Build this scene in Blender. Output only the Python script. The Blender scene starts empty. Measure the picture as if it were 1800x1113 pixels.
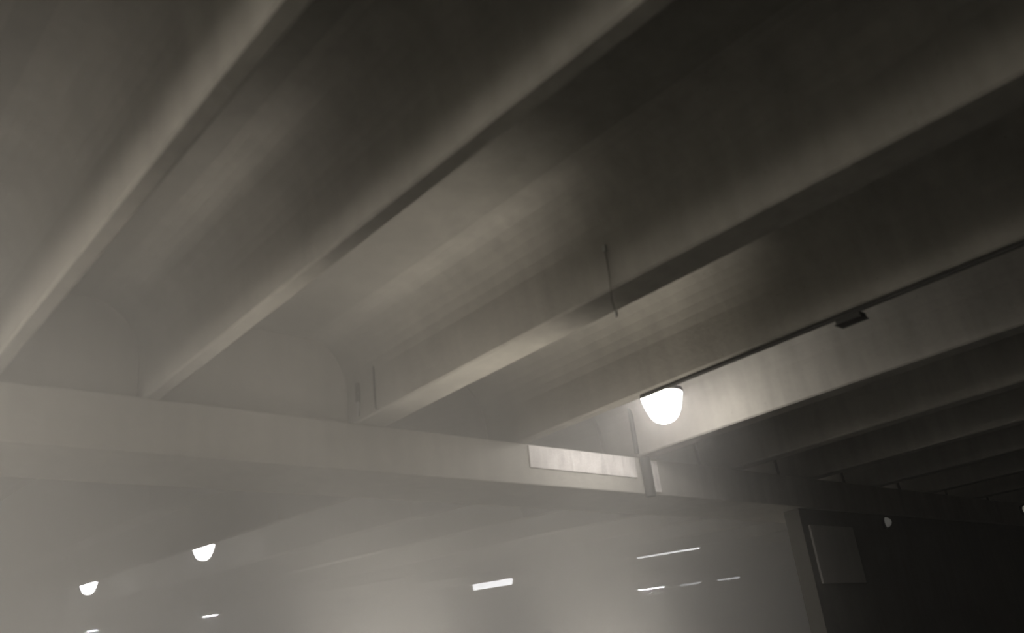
import bpy, bmesh, math, random
from mathutils import Matrix, Vector
random.seed(4)
S = bpy.context.scene
COL = S.collection

# ------------------------------------------------------------------ camera
ZC = 1.6                                   # eye height above the roadway
H = 3.0                                    # girder bottoms above the eye, first span
cam_d = bpy.data.cameras.new('camera'); cam = bpy.data.objects.new('camera', cam_d); COL.objects.link(cam)
cam_d.sensor_width = 36; cam_d.lens = 36 * 1556 / 1800
cam_d.clip_end = 400
cam.matrix_world = Matrix.Translation((0, 0, ZC)) @ Matrix(
    ((0.75078324, -0.18110583, -0.63523634),
     (-0.65151331, -0.36154703, -0.66694389),
     (-0.10888038, 0.91459523, -0.3894363))).to_4x4()
cam_d.dof.use_dof = True; cam_d.dof.focus_distance = 25; cam_d.dof.aperture_fstop = 0.9
S.camera = cam

# ------------------------------------------------------------------ view, world
S.view_settings.view_transform = 'Standard'; S.view_settings.look = 'None'
S.view_settings.gamma = 1.0; S.view_settings.exposure = 0.0
w = bpy.data.worlds.new('night'); S.world = w; w.use_nodes = True
w.node_tree.nodes['Background'].inputs[0].default_value = (0.003, 0.003, 0.002, 1)
w.node_tree.nodes['Background'].inputs[1].default_value = 0.5
WARM = (1.0, 0.92, 0.80)

def light(name, kind, loc, power, radius=0.3, aim=None, spot=None, size=None, col=WARM):
    d = bpy.data.lights.new(name, kind); o = bpy.data.objects.new(name, d); COL.objects.link(o)
    d.energy = power; d.color = col; o.location = loc
    if kind in ('POINT', 'SPOT'): d.shadow_soft_size = radius
    if kind == 'SPOT': d.spot_size = math.radians(spot); d.spot_blend = 0.6
    if kind == 'AREA': d.size = size
    if aim: o.rotation_euler = (Vector(aim) - Vector(loc)).to_track_quat('-Z', 'Y').to_euler()
    return o
# added unseen spots brightening the haze further down the road, below the picture
light('haze_fill', 'SPOT', (8.5, 12.5, 0.3), 1050, 0.5, aim=(10.5, 19, 2.0), spot=130)
light('haze_fill', 'SPOT', (12.2, 13.3, 0.3), 1500, 0.5, aim=(13.5, 22, 2.0), spot=140)
light('haze_fill', 'SPOT', (12, 18, 0.3), 5000, 0.5, aim=(14, 25, 2.0), spot=150)
light('haze_fill', 'SPOT', (5.5, 13, 0.3), 800, 0.5, aim=(6, 22, 1.0), spot=110)
light('haze_fill', 'SPOT', (19, 26, 0.3), 7000, 0.5, aim=(23, 36, 2.0), spot=150)
light('haze_fill', 'SPOT', (15.5, 13, 0.3), 2600, 0.5, aim=(17, 22, 2.0), spot=150)
for fx, fp in ((1.6, 300), (4.2, 900), (6.7, 850)):  # added unseen upward spots; their cone edge leaves the near slab dark
    light('slab_fill', 'SPOT', (fx, 6.1, 0.3), fp, 0.3, aim=(fx, 6.45, 5.6), spot=57).data.spot_blend = 0.9
# added unseen point lights left of the picture, brightening girder webs and haze
light('side_fill', 'POINT', (-3.6, 8.0, 4.2), 2150, 0.7)
light('side_fill', 'POINT', (-6.5, 17, 2.5), 120, 0.7)
light('side_fill', 'POINT', (-4.5, 3.6, 3.6), 150, 0.7)
S.cycles.volume_bounces = 1

# ------------------------------------------------------------------ materials
def nm(name):
    m = bpy.data.materials.new(name); m.use_nodes = True
    nt = m.node_tree; return m, nt, nt.nodes['Principled BSDF']
def concrete(name, c, var=0.18, streak=True, rough=0.85, scale=1.0):
    m, nt, b = nm(name); N, L = nt.nodes, nt.links
    tc = N.new('ShaderNodeTexCoord')
    n1 = N.new('ShaderNodeTexNoise'); n1.inputs['Scale'].default_value = 1.1 * scale; n1.inputs['Detail'].default_value = 5
    n2 = N.new('ShaderNodeTexNoise'); n2.inputs['Scale'].default_value = 14 * scale; n2.inputs['Detail'].default_value = 6
    mp = N.new('ShaderNodeMapping'); mp.inputs['Scale'].default_value = (2.2, 2.2, 0.25)
    n3 = N.new('ShaderNodeTexNoise'); n3.inputs['Scale'].default_value = 2.5 * scale; n3.inputs['Detail'].default_value = 4
    L.new(tc.outputs['Object'], n1.inputs['Vector']); L.new(tc.outputs['Object'], n2.inputs['Vector'])
    L.new(tc.outputs['Object'], mp.inputs['Vector']); L.new(mp.outputs[0], n3.inputs['Vector'])
    a = N.new('ShaderNodeMath'); a.operation = 'ADD'; L.new(n1.outputs[0], a.inputs[0]); L.new(n3.outputs[0], a.inputs[1])
    a2 = N.new('ShaderNodeMath'); a2.operation = 'MULTIPLY_ADD'; a2.inputs[1].default_value = 0.35
    L.new(n2.outputs[0], a2.inputs[0]); L.new(a.outputs[0], a2.inputs[2])
    mr = N.new('ShaderNodeMapRange'); mr.inputs['From Min'].default_value = 0.75; mr.inputs['From Max'].default_value = 1.6
    mr.inputs['To Min'].default_value = 1 - var; mr.inputs['To Max'].default_value = 1 + var
    L.new(a2.outputs[0], mr.inputs[0])
    # small dark pits
    v = N.new('ShaderNodeTexVoronoi'); v.inputs['Scale'].default_value = 9 * scale
    L.new(tc.outputs['Object'], v.inputs['Vector'])
    pr = N.new('ShaderNodeMapRange'); pr.inputs['From Min'].default_value = 0.04; pr.inputs['From Max'].default_value = 0.10
    pr.inputs['To Min'].default_value = 0.72; pr.inputs['To Max'].default_value = 1
    L.new(v.outputs['Distance'], pr.inputs[0])
    mm = N.new('ShaderNodeMath'); mm.operation = 'MULTIPLY'; L.new(mr.outputs[0], mm.inputs[0]); L.new(pr.outputs[0], mm.inputs[1])
    vm = N.new('ShaderNodeVectorMath'); vm.operation = 'SCALE'; vm.inputs[0].default_value = c
    L.new(mm.outputs[0], vm.inputs['Scale']); L.new(vm.outputs[0], b.inputs['Base Color'])
    bp = N.new('ShaderNodeBump'); bp.inputs['Strength'].default_value = 0.25; bp.inputs['Distance'].default_value = 0.02
    L.new(n2.outputs[0], bp.inputs['Height']); L.new(bp.outputs[0], b.inputs['Normal'])
    b.inputs['Roughness'].default_value = rough
    return m
def plain(name, c, rough=0.6, metal=0.0):
    m, nt, b = nm(name); N, L = nt.nodes, nt.links
    n = N.new('ShaderNodeTexNoise'); n.inputs['Scale'].default_value = 20
    mr = N.new('ShaderNodeMapRange'); mr.inputs['To Min'].default_value = 0.85; mr.inputs['To Max'].default_value = 1.15
    vm = N.new('ShaderNodeVectorMath'); vm.operation = 'SCALE'; vm.inputs[0].default_value = c
    L.new(n.outputs[0], mr.inputs[0]); L.new(mr.outputs[0], vm.inputs['Scale']); L.new(vm.outputs[0], b.inputs['Base Color'])
    b.inputs['Roughness'].default_value = rough; b.inputs['Metallic'].default_value = metal
    return m
def glow(name, c, strength):
    m, nt, b = nm(name)
    b.inputs['Base Color'].default_value = (0.8, 0.8, 0.78, 1)
    b.inputs['Emission Color'].default_value = (*c, 1); b.inputs['Emission Strength'].default_value = strength
    return m
M = dict(
    girder=concrete('girder_concrete', (0.27, 0.257, 0.228), var=0.2),
    deck=concrete('deck_concrete', (0.225, 0.215, 0.19)),
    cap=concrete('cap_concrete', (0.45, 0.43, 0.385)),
    light_patch=concrete('light_patch_concrete', (0.86, 0.82, 0.79), var=0.35, scale=2.5),  # pale colour stands in for the lamp's light patch on the cap
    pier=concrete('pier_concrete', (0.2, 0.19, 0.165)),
    board=concrete('weathered_board', (0.5, 0.48, 0.44), var=0.1),
    road=concrete('asphalt', (0.06, 0.058, 0.054), scale=2),
    dark=plain('dark_metal', (0.035, 0.034, 0.03), 0.7),
    grey=plain('galvanised_metal', (0.35, 0.35, 0.34), 0.4, 0.8),
    pale=plain('pale_fitting', (0.7, 0.7, 0.66), 0.5),
    bowl=glow('lamp_bowl_glass', (1.0, 0.95, 0.90), 43),
    bowl_mid=glow('hazy_lamp_bowl_glass', (1.0, 0.96, 0.91), 50),
    bowl_far=glow('far_lamp_bowl_glass', (1.0, 0.97, 0.92), 60),
    tube=glow('strip_lamp_tube', (1.0, 0.97, 0.93), 90),
    lit_streak=glow('lit_streak_glow', (1.0, 0.97, 0.93), 7),
    lit_web=glow('lit_web_glow', (1.0, 0.97, 0.93), 20),
    tube_far=glow('far_strip_lamp_tube', (1.0, 0.97, 0.93), 320),
    dim_dome=glow('dim_lamp_dome', (1.0, 0.97, 0.9), .035), cap_lit_patch=glow('cap_lit_patch_glow', (1.0, 0.93, 0.74), .13),
)

# ------------------------------------------------------------------ helpers
def link(name, bm, m, parent=None, smooth=False, loc=None):
    me = bpy.data.meshes.new(name); bmesh.ops.recalc_face_normals(bm, faces=bm.faces); bm.to_mesh(me); bm.free()
    me.materials.append(m)
    if smooth:
        for p in me.polygons: p.use_smooth = True
    o = bpy.data.objects.new(name, me); COL.objects.link(o)
    if parent: o.parent = parent
    if loc: o.location = loc
    return o
def tag(o, label=None, cat=None, group=None, kind=None):
    for k, v in (('label', label), ('category', cat), ('group', group), ('kind', kind)):
        if v: o[k] = v
    return o
def empty(name, loc):
    o = bpy.data.objects.new(name, None); o.empty_display_size = 0.2; COL.objects.link(o); o.location = loc; return o
def box(bm, lo, hi):
    vs = [bm.verts.new((x, y, z)) for x in (lo[0], hi[0]) for y in (lo[1], hi[1]) for z in (lo[2], hi[2])]
    for f in ((0, 1, 3, 2), (4, 6, 7, 5), (0, 4, 5, 1), (2, 3, 7, 6), (0, 2, 6, 4), (1, 5, 7, 3)):
        bm.faces.new([vs[i] for i in f])
def bevel(bm, r, seg=2):
    bmesh.ops.bevel(bm, geom=list(bm.edges), offset=r, segments=seg, affect='EDGES', profile=0.5)
def prism(bm, prof, ys, zo):
    """profile of (x, z) points swept through the y stations, lifted by zo(y)"""
    rings = [[bm.verts.new((x, y, z + zo(y))) for x, z in prof] for y in ys]
    n = len(prof)
    for a, b in zip(rings, rings[1:]):
        for i in range(n):
            bm.faces.new((a[i], a[(i + 1) % n], b[(i + 1) % n], b[i]))
    bm.faces.new(rings[0]); bm.faces.new(rings[-1][::-1])
def tube(bm, pts, r, n=12):
    pts = [Vector(p) for p in pts]; rings = []
    for i, p in enumerate(pts):
        d = (pts[min(i + 1, len(pts) - 1)] - pts[max(i - 1, 0)]).normalized()
        u = d.cross(Vector((0.31, 0.2, 0.93))).normalized(); v = d.cross(u)
        rings.append([bm.verts.new(p + r * (math.cos(t) * u + math.sin(t) * v)) for t in [2 * math.pi * k / n for k in range(n)]])
    for a, b in zip(rings, rings[1:]):
        for i in range(n): bm.faces.new((a[i], a[(i + 1) % n], b[(i + 1) % n], b[i]))
    bm.faces.new(rings[0]); bm.faces.new(rings[-1][::-1])
def lathe(bm, prof, n=40):
    rings = []
    for r, z in prof:
        if r < 1e-5: rings.append([bm.verts.new((0, 0, z))])
        else: rings.append([bm.verts.new((r * math.cos(2 * math.pi * k / n), r * math.sin(2 * math.pi * k / n), z)) for k in range(n)])
    for a, b in zip(rings, rings[1:]):
        if len(a) == 1 and len(b) == 1: continue
        for i in range(n):
            j = (i + 1) % n
            if len(a) == 1: bm.faces.new((a[0], b[j], b[i]))
            elif len(b) == 1: bm.faces.new((a[i], a[j], b[0]))
            else: bm.faces.new((a[i], a[j], b[j], b[i]))

# ------------------------------------------------------------------ the setting
YC = 8.3                                        # near face of the pier cap
GRADE = 0.054                                   # the deck beyond the cap climbs
ZB = ZC + H                                     # girder bottoms, first span
DEPTH = 1.0                                     # girder depth under the slab
flat = lambda y: 0.0
rise = lambda y: GRADE * max(0.0, y - YC)
def struct(name, bm, m): return tag(link(name, bm, m), kind='structure')
bm = bmesh.new(); box(bm, (-14, -8, -0.2), (46, 80, 0)); struct('ground', bm, M['road'])
bm = bmesh.new(); prism(bm, [(-8, ZB + DEPTH), (42, ZB + DEPTH), (42, ZB + DEPTH + 0.25), (-8, ZB + DEPTH + 0.25)], [-8, 0, YC + 0.58], flat)
struct('ceiling', bm, M['deck'])
bm = bmesh.new(); prism(bm, [(-8, ZB + DEPTH), (42, ZB + DEPTH), (42, ZB + DEPTH + 0.25), (-8, ZB + DEPTH + 0.25)], [YC + 0.62, 30, 78], rise)
struct('ceiling', bm, M['deck'])

# ------------------------------------------------------------------ girders
GX = [(-1.5, .15), (0.1, .14), (1.5, .14), (2.91, .16), (5.28, .40), (7.74, .16), (10.08, .30)] + [(12.48 + 2.4 * k, .30) for k in range(12)]
def girder_profile(x, wd):
    # slender stem that curves out into the slab on both sides
    d = DEPTH - .002; c = 0.02; hx = 0.5; hz = 0.62
    left = [(x - .03 - hx * (1 - math.cos(t)), ZB + d - hz * (1 - math.sin(t))) for t in [math.pi / 2 * k / 9 for k in range(10)]]
    right = [(2 * x + wd - px, pz) for px, pz in left]
    return [(x, ZB + c), (x + c, ZB), (x + wd - c, ZB), (x + wd, ZB + c)] + right + left[::-1]
place = {2: 'narrow concrete girder nearest the upper left corner', 3: 'concrete girder running from top centre down to the left',
         4: 'broad concrete girder crossing the middle of the picture', 5: 'concrete girder whose edge hides the top of the bright bowl lamp',
         6: 'concrete girder with a lamp lit pale face right of the bright bowl lamp'}
words = ['first', 'second', 'third', 'fourth', 'fifth', 'sixth', 'seventh', 'eighth', 'ninth', 'tenth', 'eleventh', 'twelfth']
for i, (x, wd) in enumerate(GX):
    bm = bmesh.new(); prism(bm, girder_profile(x, wd), [-8, -4, 0, 4, YC + 0.57], flat)
    g = link('concrete_girder', bm, M['girder'])
    lab = place.get(i) or ('concrete girder out of sight overhead, %s to the left' % words[1 - i] if i < 2 else
                           '%s dark concrete girder to the right of the lamp lit one' % words[i - 7])
    tag(g, lab, 'girder', 'girders of the near span')
    bm = bmesh.new(); prism(bm, girder_profile(x, wd), [YC + 0.63, 20, 35, 55, 78], rise)
    g = link('concrete_girder', bm, M['girder'])
    lab = {0: 'far leftmost', 1: 'second', 2: 'third', 3: 'fourth', 4: 'fifth', 5: 'sixth', 6: 'seventh'}.get(i) or words[i] if i < 10 else ['eleventh', 'twelfth', 'thirteenth', 'fourteenth', 'fifteenth', 'sixteenth', 'seventeenth', 'eighteenth', 'nineteenth'][i - 10]
    tag(g, 'hazy concrete girder behind the pier cap, %s from the left' % lab.replace('far leftmost', 'first'), 'girder', 'girders of the far span')

# ------------------------------------------------------------------ pier cap, pier
cap = empty('pier_cap', (8, YC + 0.6, ZB - 0.56))
tag(cap, 'wide concrete pier cap beam under the girders with a patch of lamp light painted as a pale panel', 'pier cap')
def local(bm, o): bmesh.ops.translate(bm, vec=-o.location, verts=bm.verts)
def part(name, bm, m, o, **k): local(bm, o); return link(name, bm, m, o, **k)
bm = bmesh.new(); box(bm, (-8, YC, ZC + 2.456), (36, YC + 1.2, ZB)); bevel(bm, 0.015); part('beam', bm, M['cap'], cap)
bm = bmesh.new(); box(bm, (7.9, YC - 0.025, ZC + 2.68), (10.02, YC + 0.01, ZB - 0.02)); bevel(bm, 0.006)  # sharp-edged patch of lamp light, put in as a paler panel
tag(part('light_patch_panel', bm, M['light_patch'], cap), 'pale panel painted as the patch of lamp light, streaked with dirt')
bm = bmesh.new(); box(bm, (10.34, YC - 0.025, ZC + 2.49), (10.52, YC + 0.01, ZB - 0.03)); bevel(bm, 0.006)  # sliver of the same lamp light, put into a pale strip
tag(part('light_patch_strip', bm, M['light_patch'], cap), 'narrow pale strip painted as a sliver of lamp light')
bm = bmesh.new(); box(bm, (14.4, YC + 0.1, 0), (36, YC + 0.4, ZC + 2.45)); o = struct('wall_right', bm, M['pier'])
for x0 in (-7.6,):
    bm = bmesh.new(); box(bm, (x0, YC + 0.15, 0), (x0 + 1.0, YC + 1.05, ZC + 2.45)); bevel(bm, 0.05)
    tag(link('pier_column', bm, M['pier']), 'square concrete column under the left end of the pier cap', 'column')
bm = bmesh.new(); box(bm, (14.6, YC + 0.06, ZC + 1.15), (16.1, YC + 0.10, ZC + 2.16)); bevel(bm, 0.01)
sp = link('wall_panel', bm, M['board']); tag(sp, 'dim pale rectangular board on the dark wall below the pier cap', 'board')

# end diaphragms closing the left bays above the cap
dl = ['leftmost end wall between girders above the pier cap', 'end wall above the pier cap left of the two short dark pipes',
      'end wall above the pier cap behind the two short dark pipes', 'end wall above the pier cap left of the bright bowl lamp']
for k, (a, b) in enumerate(zip(GX[1:4], GX[2:5])):
    bm = bmesh.new(); box(bm, (a[0] + a[1] + .03, YC + .12, ZB + .002), (b[0] - .03, YC + .40, ZB + DEPTH - .002))
    tag(link('end_wall', bm, M['cap']), dl[k], 'end wall', 'end walls above the pier cap')

# ------------------------------------------------------------------ lamps
def bowl_lamp(loc, r, label, glow_mat, bulb=False, top=None):
    t = empty('bowl_lamp', loc); tag(t, label, 'lamp', 'bowl lamps between the girders')
    # origin = middle of the rim
    prof = [(r * a, -r * b) for a, b in ((1.0, 0), (0.975, .14), (0.93, .34), (.86, .58), (.77, .82), (.66, 1.04), (.54, 1.2), (.40, 1.30), (.22, 1.36), (0, 1.375))]
    bm = bmesh.new(); lathe(bm, prof + [] ); link('glass_bowl', bm, glow_mat, t, smooth=True)
    bm = bmesh.new(); lathe(bm, [(r * .97, -.005), (r * 1.05, -.005), (r * 1.06, .02), (r * 1.04, .045), (r * .9, .06), (r * .6, .11), (r * .35, .16), (r * .30, .30), (0, .30)])
    link('lamp_housing', bm, M['dark'], t, smooth=True)
    top = top or (ZB + DEPTH + rise(loc[1]) - loc[2])
    bm = bmesh.new(); tube(bm, [(0, 0, .29), (0, 0, top)], .022); link('hanger_rod', bm, M['dark'], t)
    return t
BX = 8.94
bowl_lamp((BX, 6.77, ZC + 3.33), 0.27, 'large bright bowl lamp hanging beside the lit girder face', M['bowl'])
bowl_lamp((BX, 21.0, ZC + 4.06), 0.265, 'middle sized bright bowl lamp in the haze at lower left', M['bowl_mid'])
bowl_lamp((BX, 29.4, ZC + 4.50), 0.265, 'smallest hazy bowl lamp near the lower left corner', M['bowl_far'])

def lamp_or_lit_strip(px_x, y, length, hgt, label, glow_mat):  # far lamps and lit web patches are both built as glowing strips
    zs = ZB + rise(y) - .012                       # girder soffit there
    t = empty('lamp_or_lit_strip', (px_x, y, zs)); tag(t, label, 'lamp', 'strip lamps and lit strips under the far girders')
    ang = math.atan(GRADE); t.rotation_euler = (ang, 0, 0)
    bm = bmesh.new(); box(bm, (-.07, -length / 2 - .05, -.05), (.07, length / 2 + .05, 0)); bevel(bm, .01); link('lamp_housing', bm, M['grey'], t)  # on the lit web strips this housing is only an added part
    bm = bmesh.new()
    n = 10; pr = [(.06 * math.cos(a), -.05 - hgt * math.sin(a)) for a in [math.pi * k / n for k in range(n + 1)]]
    prism(bm, pr, [-length / 2, -length / 4, length / 4, length / 2], lambda y: 0.0)
    link('glow_face', bm, glow_mat, t)
    return t
G = lambda i: GX[i][0] + GX[i][1] / 2
lamp_or_lit_strip(G(9), 40.0, 1.4, .05, 'thin strip lamp under a far girder, lower left below the two small bowl lamps', M['tube_far'])
lamp_or_lit_strip(G(8), 48.3, 1.2, .05, 'faint strip lamp at the bottom edge of the picture, lower left corner', M['tube_far'])
lamp_or_lit_strip(G(11), 26.1, 2.2, .22, 'broad soft lit patch of girder web, made as a glowing strip, low in the haze near the bottom centre', M['lit_web'])  # light on a girder web, made to glow itself
lamp_or_lit_strip(G(11), 17.7, 2.4, .05, 'faint streak of light on a far girder, made as a glowing strip, right of the bottom centre, highest of its group', M['lit_streak'])  # lit web streak as emission, not a lamp
lamp_or_lit_strip(G(17), 30.6, 1.6, .05, 'thin sharp strip lamp low in the haze right of the bottom centre', M['tube_far'])
lamp_or_lit_strip(G(17), 28.1, 1.2, .10, 'small faint glowing strip for a lit girder face, just right of the thin sharp strip lamp', M['lit_streak'])  # glow replaces light falling on a distant web
lamp_or_lit_strip(G(17), 25.8, 1.2, .08, 'small faint glowing strip for a lit girder face, farthest right in the haze', M['lit_streak'])  # another lit web face put in as emission

def wall_lamp_or_lit_patch(loc, r, label, glow_mat, sy=0.6):
    t = empty('wall_lamp_or_lit_patch', loc); tag(t, label, 'lamp', 'small wall lamps and lit patches')
    t.rotation_euler = (math.pi / 2, 0, 0); t.scale = (1, sy, 1)
    bm = bmesh.new(); lathe(bm, [(0, -.03), (r * 1.15, -.03), (r * 1.15, .02), (r, .03), (0, .03)], 28); link('base_plate', bm, M['dark'], t)  # on the cap's lit patch this plate is only an added part
    bm = bmesh.new(); lathe(bm, [(r * .95, .03), (r * .85, .07), (r * .6, .11), (r * .3, .13), (0, .135)], 28); link('glow_dome', bm, glow_mat, t, smooth=True)
wall_lamp_or_lit_patch((17.45, YC + .07, ZC + 2.29), .07, 'tiny dim lamp high on the dark wall right of the pale board', M['dim_dome'], 1.5)
wall_lamp_or_lit_patch((24.95, YC - .03, ZC + 2.82), .30, 'dim lit patch, made as a glowing dome, on the cap beam at the right edge of the picture', M['cap_lit_patch'], .45)  # lit patch on the cap given its own glow, no lamp there

# ------------------------------------------------------------------ conduit and box on the lamp's girder
bm = bmesh.new(); tube(bm, [(7.80, 0.5, ZB - .025), (7.80, 3, ZB - .025), (7.80, 6.2, ZB - .025)], .022)
c = link('conduit_pipe', bm, M['dark']); tag(c, 'thin dark conduit pipe along the girder edge above the bright lamp', 'pipe')
jb = empty('junction_box', (7.85, 3.62, ZB - .02)); tag(jb, 'small dark junction box under the girder edge right of the bright lamp', 'junction box')
bm = bmesh.new(); box(bm, (7.76, 3.42, ZB - .095), (7.90, 3.68, ZB - .045)); bevel(bm, .012); part('box_body', bm, M['dark'], jb)
bm = bmesh.new(); box(bm, (7.75, 3.41, ZB - .108), (7.91, 3.69, ZB - .096)); bevel(bm, .004); part('box_lid', bm, M['dark'], jb)

# ------------------------------------------------------------------ drain pipes and cable
bm = bmesh.new(); tube(bm, [(10.17, YC - .09, ZB - .02), (10.17, YC - .09, ZC + 2.40)], .075, 16)
tag(link('drain_pipe', bm, M['dark']), 'dark drain pipe on the pier cap right of its painted light patch', 'pipe')
bm = bmesh.new(); tube(bm, [(10.0, YC - .1, ZB + .9), (10.0, YC - .1, ZB + .02)], .035, 12)
tag(link('drain_pipe', bm, M['dark']), 'thin dark pipe down the lit girder face left of the bright lamp', 'pipe')
dp = empty('drain_spout', (5.22, 8.15, ZB + .2)); tag(dp, 'short dark drain spout beside the middle girder at the pier cap', 'pipe')
bm = bmesh.new(); tube(bm, [(5.22, 8.15, ZB + .42), (5.22, 8.15, ZB + .20)], .026, 12); part('pipe_socket', bm, M['dark'], dp)
bm = bmesh.new(); tube(bm, [(5.22, 8.15, ZB + .22), (5.22, 8.15, ZB + .03)], .017, 12); part('pipe', bm, M['grey'], dp)
bm = bmesh.new(); tube(bm, [(5.235, 7.83, ZB + .52), (5.235, 7.83, ZB + .02)], .012, 10)
tag(link('conduit_pipe', bm, M['dark']), 'thin grey upright conduit just right of the short drain spout', 'pipe')
hc = empty('hanging_cable', (5.25, 4.28, ZB + .3)); tag(hc, 'thin hanging cable with a pale end on the middle girder face', 'cable')
bm = bmesh.new(); tube(bm, [(5.25, 4.28, ZB + .38), (5.248, 4.28, ZB + .1), (5.24, 4.29, ZB - .12), (5.25, 4.28, ZB - .23)], .004, 8); part('cable', bm, M['dark'], hc)
bm = bmesh.new(); box(bm, (5.235, 4.265, ZB + .33), (5.258, 4.295, ZB + .39)); part('cable_clip', bm, M['grey'], hc)
bm = bmesh.new(); tube(bm, [(5.25, 4.28, ZB - .22), (5.25, 4.28, ZB - .27)], .014, 10); part('cable_end', bm, M['pale'], hc)

# ------------------------------------------------------------------ haze
m = bpy.data.materials.new('night_haze'); m.use_nodes = True; nt = m.node_tree; nt.nodes.clear()
N, L = nt.nodes, nt.links
out = N.new('ShaderNodeOutputMaterial'); vs = N.new('ShaderNodeVolumeScatter')
vs.inputs['Color'].default_value = (0.93, 0.92, 0.90, 1); vs.inputs['Anisotropy'].default_value = 0.2
# a bank of haze that thickens down the road and away from the dark right side
tc = N.new('ShaderNodeTexCoord'); dp = N.new('ShaderNodeVectorMath'); dp.operation = 'DOT_PRODUCT'
dp.inputs[1].default_value = (-0.4, 1.0, 0.0); L.new(tc.outputs['Object'], dp.inputs[0])
mr = N.new('ShaderNodeMapRange'); mr.interpolation_type = 'SMOOTHSTEP'
mr.inputs['From Min'].default_value = 1.2; mr.inputs['From Max'].default_value = 6.5
mr.inputs['To Min'].default_value = 0.004; mr.inputs['To Max'].default_value = 0.2
sy = N.new('ShaderNodeSeparateXYZ'); L.new(tc.outputs['Object'], sy.inputs[0])
m2 = N.new('ShaderNodeMapRange'); m2.interpolation_type = 'SMOOTHSTEP'
m2.inputs['From Min'].default_value = 12; m2.inputs['From Max'].default_value = 22
m2.inputs['To Min'].default_value = 1.0; m2.inputs['To Max'].default_value = 0.3
mu = N.new('ShaderNodeMath'); mu.operation = 'MULTIPLY'; L.new(sy.outputs['Y'], m2.inputs[0])
L.new(mr.outputs[0], mu.inputs[0]); L.new(m2.outputs[0], mu.inputs[1])
L.new(dp.outputs['Value'], mr.inputs[0]); L.new(mu.outputs[0], vs.inputs['Density']); L.new(vs.outputs[0], out.inputs['Volume'])
bm = bmesh.new(); box(bm, (-13, -7.5, 0.01), (45, 79, 11)); hz = link('haze', bm, m)
tag(hz, 'grey night haze filling the space under the bridge', 'haze', kind='stuff')
